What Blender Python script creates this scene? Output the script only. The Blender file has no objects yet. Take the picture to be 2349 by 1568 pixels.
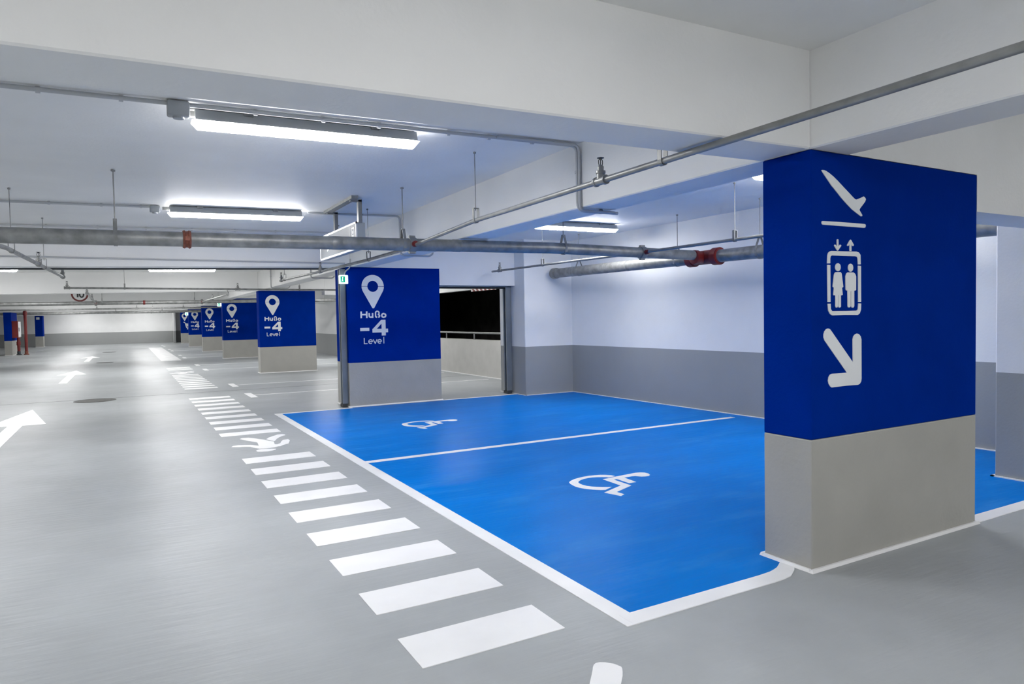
import bpy, bmesh, math, random
from mathutils import Vector, Matrix
from mathutils.geometry import tessellate_polygon
C = bpy.context.scene.collection
PI = math.pi
random.seed(7)

# ------------------------------------------------------------------ camera (solved from the photograph)
F, YAW, PITCH, ROLL, H = 1577.0, 29.284, 2.036, -1.066, 1.5
W, HH = 2349, 1568
def cam_matrix():
    y, p, r = (math.radians(v) for v in (YAW, PITCH, ROLL))
    M = Matrix(((math.cos(y), -math.sin(y), 0), (0, 0, -1), (math.sin(y), math.cos(y), 0)))
    P = Matrix(((1, 0, 0), (0, math.cos(p), -math.sin(p)), (0, math.sin(p), math.cos(p))))
    Q = Matrix(((math.cos(r), -math.sin(r), 0), (math.sin(r), math.cos(r), 0), (0, 0, 1)))
    R = Q @ P @ M                      # rows: right, down, forward
    rt, dn, fw = R[0], R[1], R[2]
    m = Matrix(((rt[0], -dn[0], -fw[0], 0), (rt[1], -dn[1], -fw[1], 0), (rt[2], -dn[2], -fw[2], H), (0, 0, 0, 1)))
    return m
cd = bpy.data.cameras.new('camera'); co = bpy.data.objects.new('camera', cd); C.objects.link(co)
cd.sensor_fit = 'HORIZONTAL'; cd.sensor_width = 36.0; cd.lens = 36.0 * F / W
cd.clip_start = 0.05; cd.clip_end = 300
co.matrix_world = cam_matrix()
sc = bpy.context.scene; sc.camera = co

# ------------------------------------------------------------------ materials
def srgb(r, g, b):
    f = lambda c: (c / 255 / 12.92) if c / 255 <= 0.04045 else ((c / 255 + 0.055) / 1.055) ** 2.4
    return (f(r), f(g), f(b), 1)
def mat(name, col, rough=.5, metal=0., var=0., vscale=4., bump=0., bscale=60., spec=.5, rvar=0., dirt=None, dscale=1.5, dlo=.5, dhi=.7, stretch=None, bst=None):
    m = bpy.data.materials.new(name); m.use_nodes = True
    nt = m.node_tree; b = nt.nodes['Principled BSDF']; N = nt.nodes.new; L = nt.links.new
    b.inputs['Base Color'].default_value = (*col[:3], 1); b.inputs['Roughness'].default_value = rough
    b.inputs['Metallic'].default_value = metal; b.inputs['Specular IOR Level'].default_value = spec
    if spec < .1: b.inputs['IOR'].default_value = 1.25
    geo = N('ShaderNodeNewGeometry'); vec = geo.outputs['Position']
    if stretch:
        mp = N('ShaderNodeMapping'); mp.inputs['Scale'].default_value = stretch; L(vec, mp.inputs['Vector']); vec = mp.outputs['Vector']
    src = None
    if var > 0:
        n = N('ShaderNodeTexNoise'); n.inputs['Scale'].default_value = vscale; n.inputs['Detail'].default_value = 6
        L(vec, n.inputs['Vector'])
        r = N('ShaderNodeMapRange'); r.inputs[1].default_value = .3; r.inputs[2].default_value = .7
        r.inputs[3].default_value = 1 - var; r.inputs[4].default_value = 1 + var; L(n.outputs['Fac'], r.inputs[0])
        mx = N('ShaderNodeVectorMath'); mx.operation = 'SCALE'; mx.inputs[0].default_value = col[:3]; L(r.outputs[0], mx.inputs['Scale'])
        src = mx.outputs[0]
    if dirt:
        n = N('ShaderNodeTexNoise'); n.inputs['Scale'].default_value = dscale; n.inputs['Detail'].default_value = 9; n.inputs['Roughness'].default_value = .65
        L(vec, n.inputs['Vector'])
        r = N('ShaderNodeMapRange'); r.inputs[1].default_value = dlo; r.inputs[2].default_value = dhi; L(n.outputs['Fac'], r.inputs[0])
        mx = N('ShaderNodeMix'); mx.data_type = 'RGBA'; L(r.outputs[0], mx.inputs['Factor'])
        if src: L(src, mx.inputs['A'])
        else: mx.inputs['A'].default_value = (*col[:3], 1)
        mx.inputs['B'].default_value = (*dirt[:3], 1); src = mx.outputs['Result']
    if src: L(src, b.inputs['Base Color'])
    if rvar > 0:
        n = N('ShaderNodeTexNoise'); n.inputs['Scale'].default_value = 1.3; n.inputs['Detail'].default_value = 7; L(vec, n.inputs['Vector'])
        r = N('ShaderNodeMapRange'); r.inputs[1].default_value = .3; r.inputs[2].default_value = .7
        r.inputs[3].default_value = max(.03, rough - rvar); r.inputs[4].default_value = rough + rvar
        L(n.outputs['Fac'], r.inputs[0]); L(r.outputs[0], b.inputs['Roughness'])
    if bump > 0:
        n = N('ShaderNodeTexNoise'); n.inputs['Scale'].default_value = bscale; n.inputs['Detail'].default_value = 4; bv = geo.outputs['Position']
        if bst: bm_ = N('ShaderNodeMapping'); bm_.inputs['Scale'].default_value = bst; L(bv, bm_.inputs['Vector']); bv = bm_.outputs['Vector']
        L(bv, n.inputs['Vector'])
        bp = N('ShaderNodeBump'); bp.inputs['Strength'].default_value = bump; bp.inputs['Distance'].default_value = .01
        L(n.outputs['Fac'], bp.inputs['Height']); L(bp.outputs['Normal'], b.inputs['Normal'])
    return m
def emis(name, col, s):
    m = bpy.data.materials.new(name); m.use_nodes = True; b = m.node_tree.nodes['Principled BSDF']
    b.inputs['Base Color'].default_value = (*col[:3], 1); b.inputs['Emission Color'].default_value = (*col[:3], 1); b.inputs['Emission Strength'].default_value = s
    return m
def two_tone(name, up, low, zc):
    m = mat(name, up, .55, bump=.12, bscale=45); nt = m.node_tree; N = nt.nodes.new; L = nt.links.new; b = nt.nodes['Principled BSDF']
    g = N('ShaderNodeNewGeometry'); s = N('ShaderNodeSeparateXYZ'); L(g.outputs['Position'], s.inputs[0])
    gt = N('ShaderNodeMath'); gt.operation = 'GREATER_THAN'; gt.inputs[1].default_value = zc; L(s.outputs['Z'], gt.inputs[0])
    n = N('ShaderNodeTexNoise'); n.inputs['Scale'].default_value = 2.; n.inputs['Detail'].default_value = 6; L(g.outputs['Position'], n.inputs['Vector'])
    r = N('ShaderNodeMapRange'); r.inputs[3].default_value = .94; r.inputs[4].default_value = 1.06; L(n.outputs['Fac'], r.inputs[0])
    mx = N('ShaderNodeMix'); mx.data_type = 'RGBA'; L(gt.outputs[0], mx.inputs['Factor'])
    mx.inputs['A'].default_value = (*low[:3], 1); mx.inputs['B'].default_value = (*up[:3], 1)
    v = N('ShaderNodeVectorMath'); v.operation = 'SCALE'; L(mx.outputs['Result'], v.inputs[0]); L(r.outputs[0], v.inputs['Scale']); L(v.outputs[0], b.inputs['Base Color'])
    return m
M = {
 'white': mat('white_painted_concrete', (.79, .79, .78), .55, var=.04, vscale=1.2, bump=.15, bscale=40),
 'wall': two_tone('white_wall_over_grey_dado', (.79, .795, .79), (.315, .325, .32), .935),
 'parapet': mat('grey_parapet_paint', (.46, .455, .43), .55, var=.05, bump=.1, bscale=40),
 'pgrey': mat('beige_grey_pillar_paint', (.37, .365, .335), .5, var=.05, vscale=3, bump=.2, bscale=35),
 'pblue': mat('deep_blue_pillar_paint', (.0, .021, .235), .6, var=.08, vscale=2.5, bump=.2, bscale=35, spec=.02),
 'sign': mat('white_stencil_paint', (.74, .76, .78), .5, var=.02),
 'floor': mat('grey_epoxy_floor', (.37, .39, .40), .33, var=.07, vscale=1.6, bump=.5, bscale=6, bst=(.6, 3.2, 1), spec=.095, dirt=(.305, .318, .32), dscale=.6, dlo=.35, dhi=.85),
 'bay': mat('bright_blue_epoxy', (.0, .165, .58), .33, var=.08, vscale=1.0, bump=.35, bscale=6, bst=(.6, 3.0, 1), spec=.045, dirt=(.03, .235, .64), dscale=1.6, dlo=.52, dhi=.82, stretch=(.8, 2.2, 1)),
 'line': mat('white_floor_paint', (.80, .80, .80), .4, var=.04, vscale=3),
 'galv': mat('galvanised_steel', (.25, .255, .25), .45, .45, var=.3, vscale=9),
 'galvp': mat('pale_zinc_steel', (.27, .275, .27), .45, .5, var=.15, vscale=12),
 'dark': mat('dark_steel', (.05, .055, .06), .5, .5, var=.1),
 'red': mat('red_enamel', (.17, .014, .013), .45, 0, var=.15),
 'rust': mat('rust_red_coupling', (.20, .065, .04), .6, .2, var=.4, vscale=30),
 'cond': mat('grey_conduit', (.46, .47, .48), .5, .1),
 'lampg': mat('grey_lamp_housing', (.36, .38, .39), .5),
 'rail': mat('grey_shutter_rail', (.20, .225, .25), .4, .4, var=.1),
 'slot': mat('shutter_slot_black', (.012, .014, .017), .7),
 'void': mat('void_painted_dark', (.035, .032, .03), .9, var=.5, vscale=2.2),  # near-black albedo stands in for the darkness of the unlit space
 'iron': mat('cast_iron_cover', (.09, .09, .085), .6, .3, var=.2, vscale=20),
 'box': mat('sign_box_grey', (.42, .45, .46), .45, .2),
 'face': mat('sign_face_silver', (.17, .18, .195), .55, .0),
 'edge': mat('sign_edge_white', (.85, .85, .86), .4),
 'black': mat('black_paint', (.02, .022, .025), .5),
 'tape': mat('red_white_barrier_tape', (.75, .70, .68), .5),
 'lamp': emis('lit_lamp_diffuser', (1., .99, .985), 70.),
 'lampside': emis('lit_lamp_diffuser_side', (1., .99, .985), 16.),
 'exitw': emis('lit_exit_white', (.75, 1., .95), .9),
 'exitg': emis('lit_exit_green', (.0, .42, .22), .22),
}

# ------------------------------------------------------------------ helpers
def obj(name, bm, m, parent=None, smooth=False):
    me = bpy.data.meshes.new(name); bmesh.ops.recalc_face_normals(bm, faces=bm.faces[:]); bm.to_mesh(me); bm.free()
    o = bpy.data.objects.new(name, me); C.objects.link(o)
    for x in (m if isinstance(m, (list, tuple)) else [m]): me.materials.append(M[x])
    if smooth:
        for p in me.polygons: p.use_smooth = True
        try: me.set_sharp_from_angle(angle=math.radians(40))
        except Exception: pass
    if parent: o.parent = parent; o.matrix_parent_inverse = parent.matrix_world.inverted()
    return o
def tag(o, label=None, cat=None, group=None, kind=None):
    if label: o['label'] = label
    if cat: o['category'] = cat
    if group: o['group'] = group
    if kind: o['kind'] = kind
    return o
def empty(name, loc, label, cat, group=None, kind=None):
    o = bpy.data.objects.new(name, None); C.objects.link(o); o.location = loc; o.empty_display_size = .1
    o.matrix_world = Matrix.Translation(loc)
    return tag(o, label, cat, group, kind)
def B(): return bmesh.new()
def box(bm, x0, x1, y0, y1, z0, z1, mi=0):
    v = [bm.verts.new((x, y, z)) for x in (x0, x1) for y in (y0, y1) for z in (z0, z1)]
    for f in ((0, 1, 3, 2), (4, 6, 7, 5), (0, 4, 5, 1), (2, 3, 7, 6), (0, 2, 6, 4), (1, 5, 7, 3)):
        bm.faces.new([v[i] for i in f]).material_index = mi
    return v
def bevel(bm, w, seg=2):
    bmesh.ops.remove_doubles(bm, verts=bm.verts[:], dist=1e-6)
    bmesh.ops.bevel(bm, geom=[e for e in bm.edges if e.calc_face_angle(0) > .5], offset=w, segments=seg, affect='EDGES', profile=.5)
def hexa(bm, lo, hi):        # lo/hi: 4 points each, same winding
    a = [bm.verts.new(p) for p in lo]; b = [bm.verts.new(p) for p in hi]
    bm.faces.new(a[::-1]); bm.faces.new(b)
    for i in range(4): bm.faces.new((a[i], a[(i + 1) % 4], b[(i + 1) % 4], b[i]))
def slab(bm, pts, f0, f1):   # polygon pts mapped by f0 (back) and f1 (front) to 3-D: a thin prism, concave allowed
    n = len(pts); a = [bm.verts.new(f0(*p)) for p in pts]; b = [bm.verts.new(f1(*p)) for p in pts]
    for i, j, k in tessellate_polygon([[Vector((p[0], p[1], 0)) for p in pts]]):
        try: bm.faces.new((b[i], b[j], b[k])); bm.faces.new((a[k], a[j], a[i]))
        except ValueError: pass
    for i in range(n): bm.faces.new((a[i], a[(i + 1) % n], b[(i + 1) % n], b[i]))
LAY = [0]
def lay(): LAY[0] += 1; return (LAY[0] * 7 % 23) * .00006
def on_floor(bm, pts, h=.003):
    e = lay() * .5; slab(bm, pts, lambda x, y: (x, y, -.002 - e), lambda x, y: (x, y, h + e))
def on_y(bm, pts, y, h=.003):
    e = lay(); slab(bm, pts, lambda x, z: (x, y + .001 + e, z), lambda x, z: (x, y - h - e, z))
def rect(x0, x1, y0, y1): return [(x0, y0), (x1, y0), (x1, y1), (x0, y1)]
def frame_of(d):
    d = Vector(d).normalized(); u = Vector((0, 0, 1)) if abs(d.z) < .9 else Vector((1, 0, 0))
    a = d.cross(u).normalized(); return d, a, d.cross(a).normalized()
def tube(bm, pts, r, seg=12, caps=True):
    pts = [Vector(p) for p in pts]; rings = []
    for i, p in enumerate(pts):
        d = (pts[min(i + 1, len(pts) - 1)] - pts[max(i - 1, 0)])
        _, a, b = frame_of(d)
        if rings and a.dot(prev) < 0: a, b = -a, -b
        prev = a
        rings.append([bm.verts.new(p + r * (math.cos(2 * PI * k / seg) * a + math.sin(2 * PI * k / seg) * b)) for k in range(seg)])
    for p, q in zip(rings, rings[1:]):
        for k in range(seg): bm.faces.new((p[k], p[(k + 1) % seg], q[(k + 1) % seg], q[k]))
    if caps: bm.faces.new(rings[0][::-1]); bm.faces.new(rings[-1])
def bend(pts, r=.06, n=5):   # rounds the corners of a polyline
    out = [Vector(pts[0])]
    for a, b, c in zip(pts, pts[1:], pts[2:]):
        a, b, c = Vector(a), Vector(b), Vector(c); u = (a - b).normalized() * r; v = (c - b).normalized() * r
        for i in range(n + 1):
            t = i / n; out.append((1 - t) ** 2 * (b + u) + 2 * t * (1 - t) * b + t * t * (b + v))
    return out + [Vector(pts[-1])]
def lathe(bm, c, d, prof, seg=20):   # prof: (along axis, radius)
    c = Vector(c); d, a, b = frame_of(d); rings = []
    for t, r in prof:
        rings.append([bm.verts.new(c + d * t + max(r, 1e-4) * (math.cos(2 * PI * k / seg) * a + math.sin(2 * PI * k / seg) * b)) for k in range(seg)])
    for p, q in zip(rings, rings[1:]):
        for k in range(seg): bm.faces.new((p[k], p[(k + 1) % seg], q[(k + 1) % seg], q[k]))
    bm.faces.new(rings[0][::-1]); bm.faces.new(rings[-1])
def stroke(bm, pts, w, put):         # a lettering stroke of even width with round ends; put(bm, polygon)
    for (x0, y0), (x1, y1) in zip(pts, pts[1:]):
        dx, dy = x1 - x0, y1 - y0; l = math.hypot(dx, dy) or 1; nx, ny = -dy / l * w / 2, dx / l * w / 2
        put(bm, [(x0 + nx, y0 + ny), (x0 - nx, y0 - ny), (x1 - nx, y1 - ny), (x1 + nx, y1 + ny)])
    for x, y in pts[1:-1]: put(bm, [(x + w / 2 * math.cos(t * PI / 5), y + w / 2 * math.sin(t * PI / 5)) for t in range(10)])
def arc(cx, cy, rx, ry, a0, a1, n=12): return [(cx + rx * math.cos(math.radians(a0 + (a1 - a0) * i / n)), cy + ry * math.sin(math.radians(a0 + (a1 - a0) * i / n))) for i in range(n + 1)]
def tilt(x): return .018 * (x - 3.4) if x < 3.4 else .006 * (x - 3.4)   # the slab falls slightly towards the lane
ZC = 2.963; ZB = 2.42
EXPOSURE = 1.46
# outlines of the painted symbols, in metres on the floor (x, y) or on the pillar face (x, z)
WHEELCHAIR = [[(3.936, 5.097), (3.928, 5.145), (3.892, 5.184), (3.849, 5.213), (3.798, 5.232), (3.741, 5.242), (3.675, 5.239), (3.613, 5.228), (3.55, 5.208), (3.489, 5.174), (3.448, 5.14), (3.426, 5.093), (3.413, 5.039), (3.404, 4.973), (3.41, 4.925), (3.427, 4.871), (3.452, 4.829), (3.486, 4.789), (3.518, 4.758), (3.553, 4.738), (3.66, 4.792), (3.627, 4.807), (3.588, 4.83), (3.554, 4.86), (3.523, 4.894), (3.5, 4.941), (3.491, 4.99), (3.495, 5.041), (3.513, 5.091), (3.545, 5.125), (3.589, 5.152), (3.634, 5.169), (3.682, 5.177), (3.731, 5.175), (3.774, 5.158), (3.816, 5.134), (3.848, 5.109), (3.855, 5.09)], [(3.767, 5.063), (3.821, 5.062), (3.894, 5.074), (3.964, 5.081), (4.04, 5.088), (4.115, 5.093), (4.178, 5.099), (4.224, 5.083), (4.255, 5.055), (4.261, 5.009), (4.239, 4.96), (4.202, 4.93), (4.162, 4.93), (4.126, 4.945), (4.11, 4.968), (4.097, 4.995), (4.062, 5.006), (4.012, 5.004), (3.968, 5.003), (3.951, 4.812), (3.873, 4.811), (3.878, 5.001), (3.839, 4.994), (3.833, 4.735), (3.588, 4.628), (3.596, 4.535), (3.538, 4.506), (3.49, 4.671), (3.756, 4.787)]]
WALKER = [[(1.23, 9.403), (1.267, 9.464), (1.34, 9.45), (1.395, 9.36), (1.44, 9.254), (1.49, 9.17), (1.525, 9.037), (1.568, 8.959), (1.543, 8.746), (1.569, 8.728), (1.617, 8.785), (1.649, 8.902), (1.694, 9.014), (1.759, 9.029), (1.757, 8.92), (1.7, 8.704), (1.661, 8.674), (1.621, 8.636), (1.568, 8.563), (1.546, 8.567), (1.502, 8.534), (1.435, 8.516), (1.385, 8.52), (1.33, 8.548), (1.286, 8.652), (1.256, 8.748), (1.211, 8.784), (1.134, 8.801), (1.059, 8.853), (1.087, 8.921), (1.147, 8.945), (1.216, 8.908), (1.287, 8.869), (1.326, 8.809), (1.358, 8.754), (1.379, 8.976), (1.376, 9.024), (1.335, 9.123), (1.288, 9.228), (1.255, 9.324)], [(1.519, 9.186), (1.563, 9.292), (1.626, 9.374), (1.707, 9.473), (1.767, 9.484), (1.797, 9.436), (1.792, 9.373), (1.749, 9.338), (1.686, 9.242), (1.638, 9.138), (1.595, 9.011), (1.577, 8.988), (1.549, 9.056)], [(1.277, 8.44), (1.311, 8.488), (1.342, 8.508), (1.402, 8.493), (1.462, 8.455), (1.498, 8.426), (1.484, 8.367), (1.441, 8.336), (1.387, 8.313), (1.327, 8.324), (1.28, 8.356)]]
PLANE = [[(3.488, 2.305), (3.494, 2.309), (3.512, 2.309), (3.532, 2.305), (3.562, 2.294), (3.595, 2.279), (3.633, 2.258), (3.679, 2.23), (3.725, 2.203), (3.771, 2.175), (3.791, 2.164), (3.805, 2.161), (3.819, 2.165), (3.85, 2.175), (3.876, 2.185), (3.891, 2.177), (3.897, 2.169), (3.889, 2.154), (3.862, 2.13), (3.842, 2.112), (3.834, 2.102), (3.846, 2.09), (3.862, 2.073), (3.86, 2.066), (3.85, 2.065), (3.834, 2.071), (3.803, 2.084), (3.763, 2.102), (3.713, 2.131), (3.663, 2.164), (3.618, 2.197), (3.576, 2.227), (3.539, 2.26), (3.51, 2.285)], [(3.489, 2.012), (3.492, 2.018), (3.502, 2.019), (3.655, 2.021), (3.882, 2.021), (3.892, 2.019), (3.895, 2.011), (3.89, 2.0), (3.878, 1.998), (3.693, 1.998), (3.5, 1.998), (3.491, 2.002)]]
LIFT = [[(3.537, 1.778), (3.54, 1.825), (3.547, 1.839), (3.559, 1.847), (3.575, 1.851), (3.698, 1.852), (3.807, 1.854), (3.83, 1.849), (3.845, 1.836), (3.848, 1.779), (3.821, 1.778), (3.818, 1.814), (3.812, 1.824), (3.797, 1.826), (3.683, 1.825), (3.58, 1.825), (3.569, 1.82), (3.565, 1.808), (3.565, 1.779)], [(3.538, 1.77), (3.565, 1.769), (3.566, 1.556), (3.54, 1.556)], [(3.821, 1.771), (3.849, 1.77), (3.85, 1.555), (3.823, 1.555)], [(3.54, 1.546), (3.566, 1.546), (3.568, 1.515), (3.579, 1.503), (3.707, 1.502), (3.806, 1.503), (3.819, 1.511), (3.824, 1.546), (3.85, 1.545), (3.848, 1.509), (3.837, 1.487), (3.817, 1.477), (3.697, 1.479), (3.581, 1.478), (3.56, 1.487), (3.546, 1.506)], [(3.624, 1.918), (3.632, 1.921), (3.639, 1.919), (3.64, 1.879), (3.654, 1.89), (3.665, 1.886), (3.661, 1.88), (3.636, 1.855), (3.628, 1.854), (3.6, 1.882), (3.604, 1.888), (3.612, 1.888), (3.625, 1.878)], [(3.751, 1.923), (3.757, 1.92), (3.782, 1.892), (3.777, 1.886), (3.769, 1.886), (3.758, 1.897), (3.759, 1.856), (3.742, 1.856), (3.742, 1.896), (3.73, 1.885), (3.722, 1.884), (3.718, 1.889), (3.743, 1.918)], [(3.658, 1.759), (3.657, 1.751), (3.654, 1.745), (3.648, 1.739), (3.641, 1.736), (3.634, 1.735), (3.626, 1.736), (3.619, 1.739), (3.614, 1.744), (3.61, 1.75), (3.609, 1.758), (3.61, 1.765), (3.614, 1.771), (3.619, 1.777), (3.626, 1.78), (3.634, 1.781), (3.641, 1.78), (3.648, 1.777), (3.654, 1.772), (3.657, 1.766)], [(3.615, 1.729), (3.659, 1.73), (3.668, 1.721), (3.683, 1.645), (3.68, 1.641), (3.671, 1.639), (3.678, 1.597), (3.67, 1.594), (3.661, 1.594), (3.661, 1.528), (3.653, 1.523), (3.641, 1.524), (3.637, 1.533), (3.637, 1.596), (3.633, 1.596), (3.632, 1.53), (3.627, 1.523), (3.615, 1.524), (3.61, 1.531), (3.611, 1.594), (3.596, 1.594), (3.592, 1.599), (3.597, 1.639), (3.589, 1.642), (3.586, 1.646), (3.598, 1.714), (3.605, 1.725)], [(3.775, 1.758), (3.774, 1.75), (3.771, 1.744), (3.765, 1.738), (3.758, 1.735), (3.751, 1.734), (3.743, 1.735), (3.737, 1.738), (3.731, 1.743), (3.728, 1.749), (3.727, 1.757), (3.728, 1.764), (3.731, 1.771), (3.737, 1.776), (3.743, 1.78), (3.751, 1.781), (3.758, 1.78), (3.765, 1.777), (3.771, 1.772), (3.774, 1.765)], [(3.722, 1.729), (3.777, 1.73), (3.794, 1.721), (3.802, 1.707), (3.802, 1.627), (3.797, 1.623), (3.784, 1.622), (3.784, 1.53), (3.776, 1.521), (3.762, 1.522), (3.756, 1.53), (3.755, 1.618), (3.75, 1.618), (3.749, 1.53), (3.744, 1.523), (3.729, 1.523), (3.723, 1.53), (3.722, 1.622), (3.71, 1.623), (3.704, 1.63), (3.703, 1.706), (3.71, 1.722)]]
ARROW = [[(3.544, 1.403), (3.56, 1.399), (3.571, 1.39), (3.772, 1.196), (3.77, 1.333), (3.777, 1.351), (3.794, 1.363), (3.812, 1.366), (3.83, 1.362), (3.847, 1.348), (3.854, 1.33), (3.855, 1.094), (3.851, 1.076), (3.838, 1.063), (3.819, 1.058), (3.709, 1.06), (3.576, 1.058), (3.562, 1.065), (3.548, 1.081), (3.543, 1.1), (3.547, 1.12), (3.559, 1.133), (3.581, 1.138), (3.715, 1.137), (3.514, 1.333), (3.504, 1.352), (3.504, 1.37), (3.512, 1.387), (3.526, 1.399)]]

# ------------------------------------------------------------------ the setting
def struct(name, bm, m, parent=None, label=None, smooth=False):
    o = obj(name, bm, m, parent, smooth); tag(o, label, None, None, 'structure') if not parent else tag(o, label); return o
bm = B(); box(bm, -12, 8.6, -7, 62.5, -.2, 0); floor = struct('floor', bm, 'floor')
bm = B()
for xa, xb in ((-12.2, 3.4), (3.4, 8.8)):
    hexa(bm, [(xa, -7.2, ZC + tilt(xa)), (xb, -7.2, ZC + tilt(xb)), (xb, 62.7, ZC + tilt(xb)), (xa, 62.7, ZC + tilt(xa))],
             [(xa, -7.2, 3.4), (xb, -7.2, 3.4), (xb, 62.7, 3.4), (xa, 62.7, 3.4)])
struct('ceiling', bm, 'white')
def beam_x(y0, y1, x0, x1, z=ZB, flat=False, bev=True):
    bm = B(); t = (lambda x: 0) if flat else tilt
    hexa(bm, [(x0, y0, z + t(x0)), (x1, y0, z + t(x1)), (x1, y1, z + t(x1)), (x0, y1, z + t(x0))], [(x0, y0, 3.1), (x1, y0, 3.1), (x1, y1, 3.1), (x0, y1, 3.1)])
    if bev: bevel(bm, .008, 1)
    return struct('ceiling_beam', bm, 'white')
LINES = [2.578, 11.7, 21.15, 31.1, 40.0, 49.0, 58.2]
for k, y in enumerate(LINES):
    beam_x(y, y + (.35 if k != 1 else .38), -12, 3.4)
    beam_x(y, y + .36, 3.75, {0: 5.135, 1: 5.056}.get(k, 5.33), 2.52 if k == 3 else ZB, True, k > 1)
beam_x(2.578, 2.95, 5.135, 8.1, 2.168, True, False)
beam_x(11.7, 12.22, 5.056, 7.9, 2.118, True, False)
for y in LINES[2:]: beam_x(y, y + .36, 5.33, 7.9, 2.3, True)
bm = B(); box(bm, 3.4, 3.75, -7, 62, ZB, 3.1); bevel(bm, .008, 1); struct('ceiling_beam', bm, 'white')
# right wall, slightly out of square as in the photograph
bm = B(); hexa(bm, [(8.24, -7, 0), (8.6, -7, 0), (8.6, 11.9, 0), (7.715, 11.9, 0)], [(8.24, -7, 3.2), (8.6, -7, 3.2), (8.6, 11.9, 3.2), (7.715, 11.9, 3.2)])
struct('wall_right', bm, 'wall')
bm = B(); box(bm, 6.643, 7.9, 11.33, 12.33, 0, 3.05); bevel(bm, .01, 1); struct('wall_pier', bm, 'wall')
bm = B(); box(bm, 6.73, 8.2, 2.2, 3.22, 0, 3.05); bevel(bm, .01, 1); struct('wall_pier', bm, 'wall')
bm = B(); box(bm, 7.95, 8.15, 12.33, 22.2, 0, .94); struct('wall_parapet', bm, 'parapet')
bm = B(); box(bm, 7.95, 8.15, 12.33, 22.2, 2.25, 3.2); struct('wall_lintel', bm, 'white')
bm = B(); box(bm, 7.8, 8.2, 22.0, 62.5, 0, 3.2); struct('wall_right_far', bm, 'wall')
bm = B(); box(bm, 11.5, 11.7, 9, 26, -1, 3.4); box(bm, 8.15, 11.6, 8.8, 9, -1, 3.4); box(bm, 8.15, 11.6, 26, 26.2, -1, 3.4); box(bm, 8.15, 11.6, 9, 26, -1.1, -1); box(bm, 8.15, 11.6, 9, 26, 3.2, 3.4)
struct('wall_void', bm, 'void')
bm = B(); box(bm, -12, 8.2, 62, 62.5, 0, 3.2); struct('wall_back', bm, 'wall')
bm = B(); box(bm, 3.3, 3.42, 60.3, 62, 0, 3.1); struct('wall_pier', bm, 'wall')
bm = B(); box(bm, -12.3, -12, -7, 62.5, 0, 3.2); struct('wall_left', bm, 'wall')
bm = B(); box(bm, -12, 8.6, -7.3, -7, 0, 3.2); struct('wall_front', bm, 'wall')
# thin white sealant bead where walls and piers meet the floor
bm = B()
hexa(bm, [(7.715, 11.33, 0), (7.73, 11.33, 0), (7.985, 3.22, 0), (7.925, 3.22, 0)], [(7.715, 11.33, .012), (7.73, 11.33, .012), (7.985, 3.22, .012), (7.925, 3.22, .012)])
box(bm, 6.62, 7.74, 11.305, 11.335, 0, .012); box(bm, 6.615, 6.648, 11.305, 12.33, 0, .012)
box(bm, 6.705, 6.735, 2.2, 3.245, 0, .012); box(bm, 6.705, 7.95, 3.215, 3.245, 0, .012); box(bm, 7.92, 7.955, 12.33, 22, 0, .015)
struct('baseboard_right', bm, 'line')

# ------------------------------------------------------------------ floor paint (parts of the floor)
def paint(name, polys, m, label=None, h=.003):
    bm = B()
    for p in polys: on_floor(bm, p, h)
    o = obj(name, bm, m, floor)
    if label: o['label'] = label
    return o
paint('blue_bay_paint', [[(2.16, 2.66), (3.15, 2.66), (3.27, 2.69), (3.36, 2.74), (3.45, 2.80), (3.45, 2.69), (7.97, 2.69), (7.97, 11.62), (2.16, 11.62)]], 'bay', 'bright blue painted accessible parking bays', .002)
paint('bay_outline', [rect(2.058, 2.166, 2.585, 11.56)], 'line', 'long white edge line beside the blue bays', .0035)
paint('bay_outline', [[(2.10, 2.585), (3.10, 2.588), (3.176, 2.591), (3.25, 2.603), (3.293, 2.626), (3.345, 2.655), (3.390, 2.69), (3.390, 2.79), (3.33, 2.755), (3.29, 2.733), (3.247, 2.719), (3.2, 2.708), (3.10, 2.702), (2.10, 2.70)]], 'line', 'white end line curving into the near pillar', .0038)
paint('bay_outline', [rect(5.10, 6.74, 2.577, 2.687)], 'line', 'white line between near pillar and wall pier', .0035)
paint('bay_outline', [rect(2.058, 3.34, 11.55, 11.64)], 'line', 'thin white line closing the blue bays', .0035)
paint('bay_outline', [rect(5.05, 6.66, 11.62, 11.70)], 'line', 'thin white line at the shutter opening', .0035)
paint('bay_divider', [[(2.16, 6.995), (7.6, 7.025), (7.6, 7.115), (2.16, 7.105)]], 'line', 'white line dividing the two blue bays', .0035)
def shift(polys, dx, dy, s=1, cx=0, cy=0): return [[(cx + (x - cx) * s + dx, cy + (y - cy) * s + dy) for x, y in p] for p in polys]
paint('wheelchair_symbol', WHEELCHAIR, 'line', 'white wheelchair symbol in the nearer blue bay', .0036)
paint('wheelchair_symbol', shift(WHEELCHAIR, -.03, 4.235), 'line', 'white wheelchair symbol in the farther blue bay', .0036)
def stripes(y0, n, dy, t, x0, x1, txt):
    for k in range(n): paint('crosswalk_stripe', [rect(x0, x1, y0 + k * dy, y0 + k * dy + t)], 'line', '%s, stripe %s' % (txt, ['first', 'second', 'third', 'fourth', 'fifth', 'sixth', 'seventh', 'eighth', 'ninth', 'tenth'][k % 10]) if n < 12 else txt)
stripes(2.73, 9, .6215, .315, 1.062, 1.795, 'wide white walkway stripe before the walker symbol')
paint('walker_symbol', WALKER, 'line', 'white walking figure painted between stripes')
stripes(9.72, 9, .6385, .30, 1.045, 1.80, 'white walkway stripe beyond the walker symbol')
stripes(17.2, 9, .60, .30, 1.12, 1.82, 'thin far walkway stripe past the manhole')
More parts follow.
